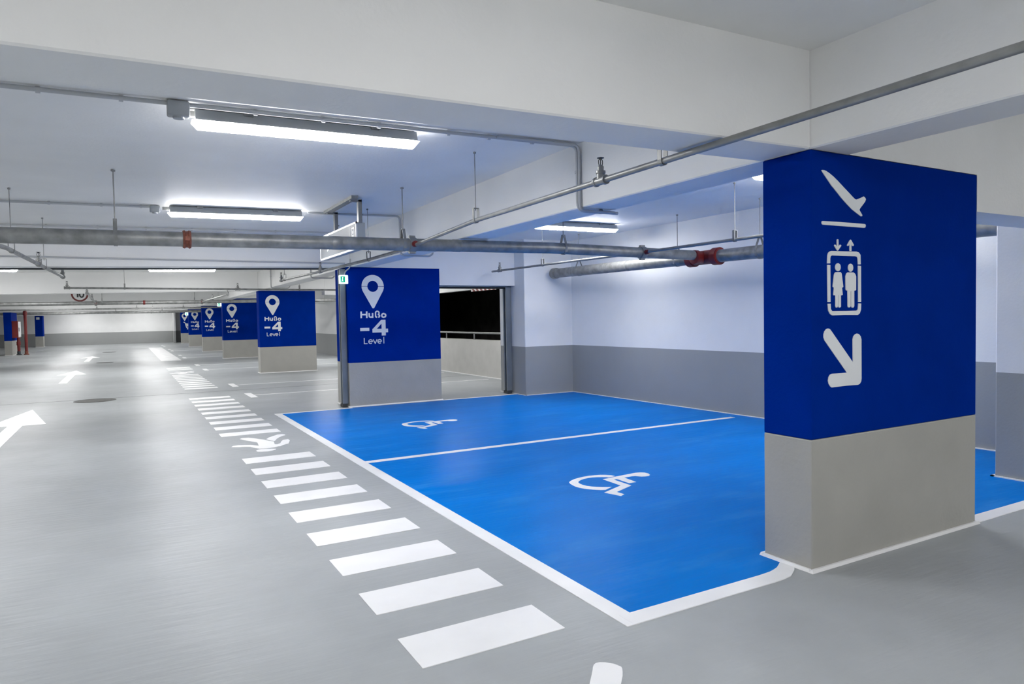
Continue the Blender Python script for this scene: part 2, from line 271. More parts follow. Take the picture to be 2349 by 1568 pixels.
paint('walker_symbol', shift(WALKER, .03, 14.3), 'line', 'farther white walking figure')
stripes(24.7, 3, .60, .30, 1.15, 1.87, 'far walkway stripe group')
stripes(31.3, 30, .615, .40, 1.2, 1.95, 'distant white walkway stripe')
ARW = [(-1.605, 9.2), (-1.605, 12.71), (-1.90, 12.71), (-1.515, 14.99), (-1.115, 12.66), (-1.415, 12.66), (-1.415, 9.2)]
paint('lane_arrow', [ARW], 'line', 'large white lane arrow on the grey floor')
paint('lane_arrow', shift([ARW], .02, 12.1), 'line', 'farther white lane arrow')
paint('lane_arrow', shift([ARW], .04, 24.2), 'line', 'distant white lane arrow')
for y in (14.95, 17.65, 24.2, 27.2, 33.4, 36.2, 42.6, 45.4, 51.6, 54.4):
    paint('bay_tick', [rect(2.13, 2.265, y - .48, y + .48)], 'line', 'short white tick at a parking line')
    paint('bay_line', [rect(2.265, 7.7, y - .035, y + .035)], 'line', 'thin white parking bay line')
    paint('bay_line', [rect(-10., -4.4, y - 1.25, y - 1.17)], 'line', 'thin white parking bay line across the lane')
dx, dy = -.66, -.75
LD = [(1.602, 2.261), (1.636, 2.298), (1.673, 2.339), (1.689, 2.359), (1.704, 2.373), (1.72, 2.381), (1.74, 2.378), (1.758, 2.365), (1.769, 2.352), (1.781, 2.338), (1.789, 2.318), (1.794, 2.299), (1.789, 2.286), (1.773, 2.263), (1.753, 2.238), (1.711, 2.195), (1.31, 1.74), (1.20, 1.80)]
paint('floor_mark', [LD], 'line', 'round-ended white mark at the picture edge')
paint('floor_joint', [rect(-6, 7.9, 16.3, 16.325)], 'iron', 'thin dark floor joint', .001)

# ------------------------------------------------------------------ pillars
def pin(bm, y, dx=0):
    cx, cz, R, r = 3.788 + dx, 2.09, .2, .097; P = lambda b, p: on_y(b, p, y)
    up = arc(cx, cz, R, R, 1, 179, 24); P(bm, up + arc(cx, cz, r, r, 178, 2, 24))
    tip = arc(cx, 1.728, .022, .022, 210, 330, 5)
    lo_out = [(cx - R, cz - .004), (cx - .199, cz - .03), (cx - .186, cz - .075)] + tip + [(cx + .186, cz - .075), (cx + .199, cz - .03), (cx + R, cz - .004)]
    P(bm, lo_out + arc(cx, cz, r, r, -2, -178, 24))
    P(bm, [(cx - R, cz - .004), (cx - r, cz - .004), (cx - r, cz - .003), (cx - R, cz - .003)])
def lettering(bm, y, dx=0):
    P = lambda b, p: on_y(b, [(x + dx, z) for x, z in p], y); S = lambda pts, w: stroke(bm, pts, w, P)
    b, w = 1.537, .029
    S([(3.568, b), (3.568, b + .117)], w); S([(3.667, b), (3.667, b + .117)], w); S([(3.568, b + .062), (3.667, b + .062)], .026)
    S([(3.712, b + .088), (3.712, b + .035)] + arc(3.742, b + .035, .030, .022, 180, 360, 6) + [(3.772, b + .088)], .026); S([(3.773, b), (3.773, b + .088)], .026)
    S([(3.826, b + .02), (3.826, b + .09)] + arc(3.858, b + .09, .032, .027, 180, 20, 8), .024)
    S(arc(3.858, b + .085, .032, .030, 40, -70, 6), .024); S(arc(3.862, b + .035, .036, .026, 75, -70, 8), .026); S(arc(3.862, b + .035, .036, .026, 250, 180, 5), .026)
    S(arc(3.974, b + .042, .036, .033, 70, 290, 10), .027); S(arc(3.974, b + .042, .036, .033, -60, 60, 8), .027)
    P(bm, rect(3.544, 3.706, 1.312, 1.368)); P(bm, rect(3.93, 4.004, 1.226, 1.503)); P(bm, rect(3.763, 4.047, 1.281, 1.346))
    P(bm, [(3.926, 1.503), (3.934, 1.503), (3.934, 1.441), (3.835, 1.340), (3.763, 1.340)])
    b, w = 1.085, .0145
    S([(3.611, b + .107), (3.611, b + .007), (3.668, b + .007)], w)
    def e(x): S([(x + .006, b + .04), (x + .074, b + .04)] + arc(x + .04, b + .04, .034, .034, 0, 310, 14), w)
    e(3.684); S([(3.772, b + .078), (3.807, b + .004), (3.842, b + .078)], w); e(3.848); S([(3.965, b), (3.965, b + .115)], w)
def pillar(x0, x1, y0, y1, label, signs, group='blue and grey pillars along the lane', ztop=ZB - .002, zb=.766):
    p = empty('concrete_pillar', ((x0 + x1) / 2, (y0 + y1) / 2, 0), label, 'pillar', group, 'thing')
    bm = B(); box(bm, x0, x1, y0, y1, .001, zb); bevel(bm, .008, 2); obj('grey_base', bm, 'pgrey', p)
    bm = B(); box(bm, x0, x1, y0, y1, zb, ztop); bevel(bm, .008, 2); obj('blue_shaft', bm, 'pblue', p)
    s = .022; bm = B()
    for a in ((x0 - s, x1 + s, y0 - s, y0 + .004), (x0 - s, x1 + s, y1 - .004, y1 + s), (x0 - s, x0 + .004, y0, y1), (x1 - .004, x1 + s, y0, y1)):
        hexa(bm, [(a[0], a[2], .001), (a[1], a[2], .001), (a[1], a[3], .001), (a[0], a[3], .001)], [(a[0] + .006, a[2] + .006, .02), (a[1] - .006, a[2] + .006, .02), (a[1] - .006, a[3] - .006, .02), (a[0] + .006, a[3] - .006, .02)])
    obj('base_seal', bm, 'line', p)['label'] = 'white sealant bead'
    for nm, fn in signs:
        bm = B(); fn(bm); o = obj(nm, bm, 'sign', p); o['label'] = 'white painted ' + nm.replace('_', ' ')
    return p
def polys(data, y):
    def f(bm):
        for p in data: on_y(bm, p, y)
    return f
pillar(3.4, 5.135, 2.578, 2.916, 'broad blue pillar with white airplane, lift and arrow symbols over a grey base', [('airplane_symbol', polys(PLANE, 2.578)), ('lift_symbol', polys(LIFT, 2.578)), ('direction_arrow', polys(ARROW, 2.578))])
def pinsigns(y, dx=0): return [('pin_symbol', lambda bm: pin(bm, y, dx)), ('level_lettering', lambda bm: lettering(bm, y, dx))]
pillar(3.333, 5.054, 11.7, 12.45, 'blue pillar with location pin and level sign at the far end of the blue bays', pinsigns(11.7))
pillar(3.405, 5.035, 21.15, 21.55, 'blue level-sign pillar second along the lane, next beyond the shutter opening', pinsigns(21.15))
pillar(3.55, 5.2, 31.1, 31.5, 'third level-sign pillar along the lane, pin top hidden by a pipe', pinsigns(31.1, .13), ztop=2.518)
pillar(3.54, 5.2, 40.0, 40.4, 'fourth level-sign pillar along the lane, with an exit light at its edge', pinsigns(40.0, .13))
pillar(3.54, 5.2, 49.0, 49.4, 'fifth level-sign pillar along the lane, small in the distance', pinsigns(49.0, .13))
def cart(bm):
    P = lambda b, p: on_y(b, p, 58.2)
    stroke(bm, [(3.85, 1.62), (3.95, 1.58), (4.05, 1.2), (4.4, 1.2)], .05, P); P(bm, [(4.0, 1.52), (4.45, 1.48), (4.4, 1.28), (4.06, 1.28)]); P(bm, arc(4.12, 1.1, .05, .05, 0, 330, 10)); P(bm, arc(4.35, 1.1, .05, .05, 0, 330, 10))
pillar(3.66, 5.3, 58.2, 58.6, 'last dark blue pillar of the row with pin and shopping cart symbols', [('pin_symbol', lambda bm: pin(bm, 58.2, .15)), ('cart_symbol', cart)])
pillar(-5.53, -5.2, 44.0, 46.2, 'narrow blue pillar across the lane with a red hose cabinet on its side', [], 'blue pillars across the lane', 2.25)
pillar(-5.71, -5.25, 60.0, 61.0, 'small distant blue pillar across the lane by the far wall', [('white_symbol', polys([rect(-5.62, -5.42, 1.98, 2.16)], 60.0))], 'blue pillars across the lane', 2.25)

# ------------------------------------------------------------------ tube lights
def light(x0, x1, y, label, group='ceiling tube lights', z=None):
    xm = (x0 + x1) / 2; zt = ZC + tilt(xm)
    t = empty('tube_light', (xm, y, zt), label, 'light', group)
    sl = (tilt(x1) - tilt(x0)) / (x1 - x0); Z = lambda x, d: ZC + tilt(xm) + sl * (x - xm) - d
    bm = B(); e = .02
    hexa(bm, [(x0 + e, y - .066, Z(x0, .082)), (x1 - e, y - .066, Z(x1, .082)), (x1 - e, y + .066, Z(x1, .082)), (x0 + e, y + .066, Z(x0, .082))], [(x0 + e, y - .046, Z(x0, .012)), (x1 - e, y - .046, Z(x1, .012)), (x1 - e, y + .046, Z(x1, .012)), (x0 + e, y + .046, Z(x0, .012))])
    obj('housing', bm, 'lampg', t)
    bm = B(); box(bm, x0 - .055, x0 + .03, y - .02, y + .02, Z(x0, .055), Z(x0, .02)); obj('cable_entry', bm, 'galvp', t)
    for xc in (x0 + .35, x1 - .35):
        bm = B(); box(bm, xc - .03, xc + .03, y - .062, y + .062, Z(xc, .03), Z(xc, .0005)); obj('mounting_clip', bm, 'galvp', t)
    bm = B()
    hexa(bm, [(x0 + .035, y - .024, Z(x0, .13)), (x1 - .035, y - .024, Z(x1, .13)), (x1 - .035, y + .024, Z(x1, .13)), (x0 + .035, y + .024, Z(x0, .13))], [(x0, y - .054, Z(x0, .083)), (x1, y - .054, Z(x1, .083)), (x1, y + .054, Z(x1, .083)), (x0, y + .054, Z(x0, .083))])
    bm.faces.ensure_lookup_table()
    for f in bm.faces: f.material_index = 0 if f.calc_center_median().z < Z(xm, .125) else 1
    obj('diffuser', bm, ['lamp', 'lampside'], t)['label'] = 'glowing white diffuser'
    return t
LX = ((.42, 2.0), (-3.66, -2.08), (5.55, 7.1))
light(.42, 2.0, 5.0, 'long glowing tube light beside the junction box, first beyond the big near beam')
light(.48, 2.06, 9.2, 'second tube light along the lane, whose conduit leads to the hanging sign box')
light(.52, 2.04, 18.97, 'tube light just under the second beam across the lane, above the distant floor')
light(*LX[1], 18.97, 'tube light end peeping in at the picture edge under the second beam')
light(5.47, 7.04, 9.0, 'short-looking tube light over the blue bays, half hidden by the lengthwise beam')
light(5.56, 7.1, 4.87, 'bright lamp tip between the lengthwise beam and the airplane pillar')
hid = 'tube light on the ceiling hidden behind the cross beams'
for xs in LX[:2]:
    for y in (-4.6, .1, 14.5, 23.4, 26.3, 33.6, 37.7, 42.4, 46.6, 51.5, 55.8, 60.0): light(*xs, y, hid if y > 2 else 'tube light on the ceiling behind the camera', 'hidden ceiling tube lights')
for y in (-.9, -4.6): light(5.55, 7.1, y, 'tube light on the ceiling behind the camera', 'hidden ceiling tube lights')
for y in (5.0, 9.35): light(*LX[1], y, 'tube light over the other lane side outside the picture', 'hidden ceiling tube lights')
for y in (14.5, 18.97, 24.5, 26.6, 35, 44, 53): light(5.5, 7.1, y, hid, 'hidden ceiling tube lights')

# ------------------------------------------------------------------ conduits
def conduit(pts, r, label, clips=(), boxes=(), rb=.06, second=None):
    t = empty('electrical_conduit', pts[0], label, 'conduit', 'grey conduits on the ceiling')
    bm = B(); tube(bm, bend(pts, rb), r, 10); obj('conduit_pipe', bm, 'cond', t, True)
    if second:
        bm = B(); tube(bm, bend(second, rb * .8), r * .8, 10); obj('conduit_pipe', bm, 'cond', t, True)
    for c, d in clips:
        bm = B(); lathe(bm, Vector(c), d, [(-.012, r + .001), (-.012, r + .006), (.012, r + .006), (.012, r + .001)], 12); obj('mounting_clip', bm, 'cond', t)
    for (x, y, z, s) in boxes:
        bm = B(); box(bm, x - s * .72, x + s * .72, y - s * .5, y + s * .5, z - s * .55, z + s * .5); bevel(bm, .012, 2); j = obj('junction_box', bm, 'lampg', t, True)
        bm = B(); lathe(bm, (x, y, z - s * .55), (0, 0, -1), [(0, s * .38), (.012, s * .36)], 16); obj('box_lid', bm, 'lampg', j)
    return t
def cz(x, d=.0225): return ZC + tilt(x) - d
y1 = 4.86
conduit([(-11, y1, cz(-11)), (-4, y1, cz(-4)), (3.378, y1 - .02, cz(3.378)), (3.378, y1 - .02, 2.396), (3.80, y1 - .02, 2.396)], .014, 'grey conduit along the ceiling past the first lamp and down the lengthwise beam',
        [((x, y1, cz(x)), (1, 0, 0)) for x in (-.4, .02, .8, 1.25, 1.65, 2.2, 2.55, 2.95)] + [((3.378, y1 - .02, 2.72), (0, 0, 1)), ((3.62, y1 - .02, 2.40), (1, 0, 0))], [(.335, y1, ZC + tilt(.3) - .05, .09)], .07, [(2.6, y1 - .04, cz(2.6)), (3.378, y1 - .05, cz(3.378)), (3.378, y1 - .05, 2.396), (3.75, y1 - .05, 2.396)])
y2 = 9.2
conduit([(-11, y2, cz(-11)), (-4, y2, cz(-4)), (.30, y2, cz(.30))], .014, 'grey conduit along the ceiling ending at the second lamp', [((x, y2, cz(x)), (1, 0, 0)) for x in (-.7, -.2, .2)], [(.345, y2, ZC + tilt(.3) - .045, .075)])
conduit([(2.13, y2, cz(2.13)), (3.378, y2 - .04, cz(3.378)), (3.378, y2 - .04, 2.396), (3.84, y2 - .04, 2.396), (3.86, y2 - .04, 2.43)], .014, 'grey conduit past the second lamp, dropping at the pipe crossing',
        [((x, y2, cz(x)), (1, 0, 0)) for x in (2.5, 2.8)])
conduit([(-11, 11.27, cz(-11)), (3.3, 11.27, cz(3.3))], .014, 'grey conduit in the corner where ceiling meets the second cross beam', [((x, 11.27, cz(x)), (1, 0, 0)) for x in (-.9, -.3, .3, .9, 1.5, 2.1)])
conduit([(-11, 11.675, 2.47), (3.3, 11.675, 2.478)], .012, 'thin grey conduit along the face of the second cross beam')
conduit([(2.6, 19.0, cz(2.6)), (3.378, 19.0, cz(3.38)), (3.378, 19.0, 2.396), (3.85, 19.0, 2.396), (3.86, 19.0, 2.43)], .014, 'small conduit bend on the lengthwise beam seen behind the sprinkler branch', [((3.378, 19.0, 2.7), (0, 0, 1))])
conduit([(2.6, 14.5, cz(2.6)), (3.378, 14.5, cz(3.38)), (3.378, 14.5, 2.396), (3.85, 14.5, 2.396), (3.86, 14.5, 2.43)], .014, 'small conduit bend on the lengthwise beam above the second level-sign pillar', [((3.378, 14.5, 2.7), (0, 0, 1))])
conduit([(3.37, 11.6, 2.55), (3.37, 11.6, 2.396), (3.31, 11.63, 2.36), (3.27, 11.63, 2.31), (3.27, 11.63, 2.27)], .011, 'pale curved conduit feeding the lit exit sign')

# ------------------------------------------------------------------ pipes
def head_fit(parent, p, r, pipe_r, axis, m='galvp', up=True, s=1.):
    p = Vector(p); bm = B(); a = Vector(axis).normalized()
    lathe(bm, p, a, [(-.058, pipe_r + .001), (-.058, pipe_r + .011), (-.040, pipe_r + .012), (-.036, pipe_r + .007), (.036, pipe_r + .007), (.040, pipe_r + .012), (.058, pipe_r + .011), (.058, pipe_r + .001)], 18)
    d = 1 if up else -1; z0 = pipe_r * .6
    lathe(bm, p + Vector((0, 0, d * z0)), (0, 0, d), [(0, .027), (.03 * s, .026), (.032 * s, .031), (.048 * s, .031), (.05 * s, .020), (.072 * s, .021), (.08 * s, .014)], 14)
    o = obj('tee_fitting', bm, m, parent, True); bm = B(); c = p + Vector((0, 0, d * (z0 + .08 * s)))
    for sg in (-1, 1): tube(bm, [c + Vector((sg * .010 * s, 0, 0)), c + Vector((sg * .014 * s, 0, d * .012 * s)), c + Vector((sg * .014 * s, 0, d * .028 * s)), c + Vector((sg * .005 * s, 0, d * .040 * s))], .003 * s, 6)
    lathe(bm, c + Vector((0, 0, d * .036 * s)), (0, 0, d), [(0, .006 * s), (.006 * s, .008 * s), (.007 * s, .021 * s), (.010 * s, .021 * s)], 14)
    tube(bm, [c, c + Vector((0, 0, d * .036 * s))], .003 * s, 6)
    obj('sprinkler_head', bm, 'dark', o)['label'] = 'dark upright sprinkler head'
def hanger(parent, top, c, pr, axis, style='v', rr=.005, m='galv'):
    top, c = Vector(top), Vector(c); a = Vector(axis).normalized(); s = a.cross(Vector((0, 0, 1))).normalized()
    zt = c.z + pr + (.10 if style == 'v' else .085)
    bm = B(); tube(bm, [top, (top.x, top.y, zt - .02)], rr, 8); lathe(bm, (top.x, top.y, top.z - .004), (0, 0, -1), [(0, rr * 3.2), (.012, rr * 3.2), (.016, rr * 1.4)], 10)
    h = obj('pipe_hanger', bm, m, parent, True)
    bm = B(); w = .016; rad = pr + .004; loop = []
    for i in range(13):
        t = math.radians(205 + i * (130) / 12); loop.append(c + s * rad * math.cos(t) + Vector((0, 0, rad * math.sin(t))))
    k = .018 if style == 'v' else rad
    A = [Vector((0, 0, zt)) + Vector((c.x, c.y, 0)) - s * k, c - s * rad * .98 + Vector((0, 0, pr * .3))] + loop[1:-1] + [c + s * rad * .98 + Vector((0, 0, pr * .3)), Vector((0, 0, zt)) + Vector((c.x, c.y, 0)) + s * k]
    A = A + [A[0]]
    for p, q in zip(A, A[1:]):
        n = (q - p).cross(a).normalized() * .0025
        hexa(bm, [p - a * w - n, p + a * w - n, p + a * w + n, p - a * w + n], [q - a * w - n, q + a * w - n, q + a * w + n, q - a * w + n])
    o = obj('clamp', bm, m, h)
    return h
def coupling(parent, c, axis, pr, m='rust', wid=.035):
    bm = B(); lathe(bm, c, axis, [(-wid, pr + .001), (-wid, pr + .012), (-wid * .55, pr + .018), (-wid * .25, pr + .008), (wid * .25, pr + .008), (wid * .55, pr + .018), (wid, pr + .012), (wid, pr + .001)], 24)
    c = Vector(c); d, a, b = frame_of(axis)
    for sg in (-1, 1):
        q = c + sg * a * (pr + .02); v = box(bm, -.02, .02, -.014, .014, -.02, .02)
        for x in v: x.co = q + x.co.x * d + x.co.y * a + x.co.z * b
    return obj('pipe_coupling', bm, m, parent, True)
def pipe(name, pts, r, label, m='galv', group='galvanised sprinkler pipes', seg=20):
    t = empty(name, pts[0], label, 'pipe', group); bm = B(); tube(bm, pts, r, seg); obj('pipe_run', bm, m, t, True); return t
def mtee(parent, c, axis, pr, out, br):      # saddle tee clamped on a main pipe
    bm = B(); lathe(bm, c, axis, [(-.04, pr + .001), (-.04, pr + .012), (.04, pr + .012), (.04, pr + .001)], 24); c = Vector(c)
    for sg in (-1, 1): box(bm, c.x - .035, c.x + .035, c.y - .02, c.y + .02, c.z + sg * (pr + .018) - .012, c.z + sg * (pr + .018) + .012)
    o = obj('saddle_tee', bm, 'galvp', parent, True)
    bm = B(); lathe(bm, c, out, [(pr * .9, br + .012), (pr + .045, br + .012), (pr + .045, br + .006), (pr + .075, br + .004)], 16); obj('branch_outlet', bm, 'red', o, True)
def P1z(x): return 2.288 + .0135 * x if x < 4.6 else 2.350 - .010 * (x - 4.6)
Y1 = 7.2
p1 = pipe('main_pipe', [(-11, Y1, P1z(-11)), (-5, Y1, P1z(-5)), (-.9, Y1, P1z(-.9)), (2, Y1, P1z(2)), (4.6, Y1, P1z(4.6)), (6.98, Y1, P1z(7))], .069, 'thick grey main pipe crossing above lane and blue bays, with a rusty coupling')
coupling(p1, (.53, Y1, P1z(.53)), (1, 0, 0), .069)
for x in (1.95, 3.33):
    bm = B(); lathe(bm, (x, Y1, P1z(x)), (1, 0, 0), [(-.05, .0692), (-.045, .0715), (.045, .0715), (.05, .0692)], 24); obj('pipe_joint', bm, 'galv', p1, True)
for x in (-.055, 2.69, 4.80): hanger(p1, (x, Y1, ZC + tilt(x) - .001 if abs(x - 3.57) > .2 else ZB), (x, Y1, P1z(x)), .069, (1, 0, 0), 'v', .006)
mtee(p1, (2.79, Y1, P1z(2.79)), (1, 0, 0), .069, (0, -1, 0), .02); mtee(p1, (6.06, Y1, P1z(6.06)), (1, 0, 0), .069, (0, -1, 0), .02)
mtee(p1, (-1.16, Y1, P1z(-1.16)), (1, 0, 0), .069, (0, 1, 0), .02)
# main along the right wall
X2 = 7.2; P2z = lambda y: 2.292 + .007 * (y - 6)
p2 = pipe('wall_main_pipe', [(X2, -6.9, P2z(-6.9)), (X2, 3, P2z(3)), (X2, 7.0, P2z(7)), (X2, 11.15, P2z(11.15))], .088, 'fat grey pipe along the bay wall with a red tee and capped end')
bm = B(); lathe(bm, (X2, 11.10, P2z(11.1)), (0, 1, 0), [(-.06, .089), (-.06, .102), (.05, .104), (.075, .09), (.085, .05)], 24); obj('end_cap', bm, 'galv', p2, True)
for y in (8.9, 9.5, 10.5):
    bm = B(); lathe(bm, (X2, y, P2z(y)), (0, 1, 0), [(-.02, .0882), (-.018, .0905), (.018, .0905), (.02, .0882)], 24); obj('pipe_joint', bm, 'galvp', p2, True)
bm = B(); c = Vector((X2, Y1, P2z(Y1)))
lathe(bm, c, (0, 1, 0), [(-.30, .089), (-.30, .112), (-.24, .118), (-.20, .100), (.20, .100), (.24, .118), (.30, .112), (.30, .089)], 28)
lathe(bm, c, (-1, 0, 0), [(.05, .09), (.13, .088), (.15, .10), (.21, .098), (.22, .075)], 24)
tee = obj('red_tee', bm, 'red', p2, True); tee['label'] = 'red grooved tee'
for y in (Y1 - .24, Y1 + .24):
    bm = B(); lathe(bm, (X2, y, P2z(y)), (0, 1, 0), [(-.05, .10), (-.05, .122), (.05, .122), (.05, .10)], 28); obj('tee_collar', bm, 'red', tee, True)
for y in (3.4, 6.22, 7.75, 10.3): hanger(p2, (X2, y, ZC + tilt(X2) - .001), (X2, y, P2z(y)), .088, (0, 1, 0), 'v', .005)
# sprinkler branches
def branch(pts, r, label, heads, hangs, m='galvp', end=False):
    t = pipe('sprinkler_branch', pts, r, label, m, 'sprinkler branch pipes', 14)
    P = [Vector(p) for p in pts]
    def at(v, ax=1):
        for a, b in zip(P, P[1:]):
            if min(a[ax], b[ax]) <= v <= max(a[ax], b[ax]): return a + (b - a) * ((v - a[ax]) / (b[ax] - a[ax]))
    ax = 1 if abs(P[-1].y - P[0].y) > abs(P[-1].x - P[0].x) else 0; d = (0, 1, 0) if ax else (1, 0, 0)
    for v in heads: head_fit(t, at(v, ax), r, r, d, s=1.08)
    for v in hangs:
        q = at(v, ax); zt = ZC + tilt(q.x) - .001
        for y in LINES:
            if y - .05 < q.y < y + .4: zt = ZB + tilt(q.x) - .001
        if q.z + .12 < zt - .02 or True: hanger(t, (q.x, q.y, max(zt, q.z + r + .06)), q, r, d, 'u', .004)
    return t
branch([(2.70, -6.5, 2.40), (2.70, 1.2, 2.390), (2.70, 3.6, 2.369), (2.70, 5.45, 2.355), (2.775, 6.9, 2.317), (2.789, 7.05, 2.313)], .0195, 'pale branch pipe running from the picture corner to the main pipe, with an upright sprinkler', [3.605], [3.02, 5.42])
branch([(2.80, 7.35, 2.30), (2.79, 8.8, 2.289), (2.72, 11.3, 2.287), (2.60, 13.6, 2.285)], .019, 'branch pipe continuing beyond the main pipe towards the second pillar', [11.05, 13.55], [8.76, 13.3], 'galv')
branch([(6.05, -6.5, 2.33), (6.05, 5.5, 2.335), (6.05, 7.05, 2.338)], .019, 'thin shiny branch pipe over the blue bays behind the airplane pillar', [1.0], [5.58], 'galvp')
branch([(6.06, 7.35, 2.338), (6.05, 9.0, 2.355), (6.05, 11.5, 2.372)], .018, 'branch pipe ending with a sprinkler before the beam above the shutter opening', [11.2], [9.7], 'galvp')
branch([(-1.16, 7.36, 2.276), (-.98, 8.2, 2.262), (-.89, 10.4, 2.253), (-.818, 12.67, 2.254)], .022, 'slanting branch pipe over the lane near the picture edge', [10.15, 12.6], [8.45, 10.6], 'galv')
branch([(-1.135, 18.0, 2.333), (2.4, 18.0, 2.318), (7.4, 18.0, 2.30)], .022, 'thin cross pipe over the lane below the third beam, with an upright end', [-1.10, 2.42], [.005, 3.9, 6.0], 'galv')
p7z = lambda x: 2.277 + .0095 * x
p7 = pipe('main_pipe', [(-11.5, 28, p7z(-11.5)), (-3.6, 28, p7z(-3.6)), (7.5, 28, p7z(7.5))], .066, 'second thick main pipe far along the lane under the speed sign')
coupling(p7, (.6, 28, p7z(.6)), (1, 0, 0), .066, 'red'); coupling(p7, (5.6, 28, p7z(5.6)), (1, 0, 0), .066, 'red')
for x in (-.7, 2.25): hanger(p7, (x, 28, ZC + tilt(x)), (x, 28, p7z(x)), .066, (1, 0, 0), 'v', .012)
mtee(p7, (-.885, 28, p7z(-.885)), (1, 0, 0), .066, (0, -1, 0), .025); mtee(p7, (2.5, 28, p7z(2.5)), (1, 0, 0), .066, (0, -1, 0), .025)
branch([(-.885, 27.85, 2.268), (-.81, 19.8, 2.30)], .025, 'far branch pipe rising past the speed sign', [24.0, 20.0], [], 'galv')
branch([(2.5, 27.85, 2.30), (2.42, 19.8, 2.262)], .025, 'far branch pipe beside the third pillar top', [20.0, 24.0], [], 'galv')
t = branch([(-8, 39, 2.25), (-1, 39, 2.285), (7.3, 39, 2.35)], .035, 'thin distant cross pipe below the second main pipe', [-1.2, .5, 2.6], [1.2], 'galv')
p9 = pipe('main_pipe', [(-11, 48, 2.21), (7, 48, 2.285)], .075, 'farthest thick main pipe close to the end wall')
for x in (-.5, 2.0): hanger(p9, (x, 48, ZC + tilt(x)), (x, 48, 2.21 + .00417 * (x + 11)), .075, (1, 0, 0), 'v', .012)
coupling(p9, (-.2, 48, 2.255), (1, 0, 0), .075, 'galv'); coupling(p9, (1.4, 48, 2.262), (1, 0, 0), .075, 'galv')

# ------------------------------------------------------------------ signs
t = empty('hanging_sign', (2.455, 8.8, 2.34), 'grey box sign hanging from a ceiling frame beside the lane', 'sign')
bm = B(); box(bm, 2.405, 2.51, 7.98, 9.68, 2.345, 2.655); bevel(bm, .006, 2); obj('sign_box', bm, 'box', t)
bm = B()
for a in ((7.972, 9.688, 2.64, 2.664), (7.972, 9.688, 2.336, 2.36), (7.972, 7.996, 2.336, 2.664), (9.664, 9.688, 2.336, 2.664)): box(bm, 2.396, 2.412, *a)
obj('face_frame', bm, 'edge', t)
bm = B(); box(bm, 2.400, 2.404, 7.99, 9.67, 2.35, 2.65); f = obj('sign_face', bm, 'face', t)
bm = B(); P = lambda b, p: slab(b, p, lambda y, z: (2.4005, y, z), lambda y, z: (2.398, y, z))
stroke(bm, [(8.06, 2.40), (8.06, 2.60), (8.16, 2.60), (8.16, 2.40), (8.06, 2.396)], .018, P); P(bm, arc(8.11, 2.55, .022, .022, 0, 330, 10)); P(bm, rect(8.085, 8.135, 2.43, 2.52)); P(bm, rect(8.24, 8.252, 2.36, 2.64))
P(bm, [(9.2, 2.46), (9.32, 2.54), (9.32, 2.51), (9.5, 2.51), (9.5, 2.48), (9.32, 2.48), (9.32, 2.43)])
obj('pictogram', bm, 'edge', f)
bm = B(); box(bm, 2.32, 2.40, 7.86, 9.14, ZC + tilt(2.36) - .035, ZC + tilt(2.36) - .001); obj('top_rail', bm, 'galvp', t)
for y in (8.0, 9.05):
    bm = B(); box(bm, 2.43, 2.475, y - .03, y + .03, 2.65, ZC + tilt(2.45) - .03); box(bm, 2.34, 2.475, y - .03, y + .03, ZC + tilt(2.45) - .05, ZC + tilt(2.45) - .02); o = obj('hanging_post', bm, 'galvp', t)
    bm = B(); lathe(bm, (2.476, y, 2.75), (1, 0, 0), [(0, .008), (.02, .008)], 8); obj('bolt', bm, 'galv', o)
def exit_sign(x, y, z, s, label):
    t = empty('exit_sign', (x, y, z), label, 'exit sign', 'green exit signs')
    bm = B(); box(bm, x - .075 * s, x + .065 * s, y - .03, y + .03, z - .07 * s, z + .07 * s); bevel(bm, .008, 2); obj('case', bm, 'exitw', t)
    bm = B(); box(bm, x - .06 * s, x + .015 * s, y - .034, y - .0295, z - .05 * s, z + .05 * s); f = obj('green_panel', bm, 'exitg', t); f['label'] = 'glowing green panel'
    bm = B(); P = lambda b, p: slab(b, p, lambda a, c: (a, y - .034, c), lambda a, c: (a, y - .036, c))
    P(bm, arc(x - .025 * s, z + .03 * s, .008 * s, .008 * s, 0, 330, 8)); stroke(bm, [(x - .027 * s, z + .018 * s), (x - .03 * s, z - .008 * s), (x - .042 * s, z - .035 * s)], .008 * s, P); stroke(bm, [(x - .03 * s, z - .008 * s), (x - .018 * s, z - .03 * s)], .007 * s, P)
    obj('running_figure', bm, 'exitw', f)
exit_sign(3.262, 11.64, 2.20, 1.05, 'small glowing green and white exit sign at the edge of the second pillar')
exit_sign(3.44, 31.06, 2.27, 1.1, 'tiny glowing exit light between the third and fourth level-sign pillars')
exit_sign(3.44, 48.9, 2.12, 1.3, 'farthest tiny glowing exit light beside the fifth level-sign pillar')
t = empty('speed_limit_sign', (-1.5, 31.09, 2.7), 'round red-rimmed 10 speed sign on a distant beam, its top cut by a closer beam', 'sign')
def disc(bm, cx, cz, r0, r1, y, h):
    n = 36
    if r0 <= 0: on_y(bm, arc(cx, cz, r1, r1, 0, 350, n - 1), y, h)
    else:
        for i in range(n): on_y(bm, arc(cx, cz, r1, r1, i * 10, i * 10 + 10, 1) + arc(cx, cz, r0, r0, i * 10 + 10, i * 10, 1), y, h)
bm = B(); disc(bm, -1.5, 2.70, 0, .29, 31.09, .004); obj('sign_plate', bm, 'edge', t)
bm = B(); disc(bm, -1.5, 2.70, .225, .285, 31.085, .004); obj('red_ring', bm, 'red', t)
bm = B(); P = lambda b, p: on_y(b, p, 31.085, .006); stroke(bm, [(-1.62, 2.76), (-1.57, 2.80), (-1.57, 2.58)], .055, P); stroke(bm, arc(-1.44, 2.69, .065, .105, 90, 450, 20), .05, P); obj('number_ten', bm, 'black', t)

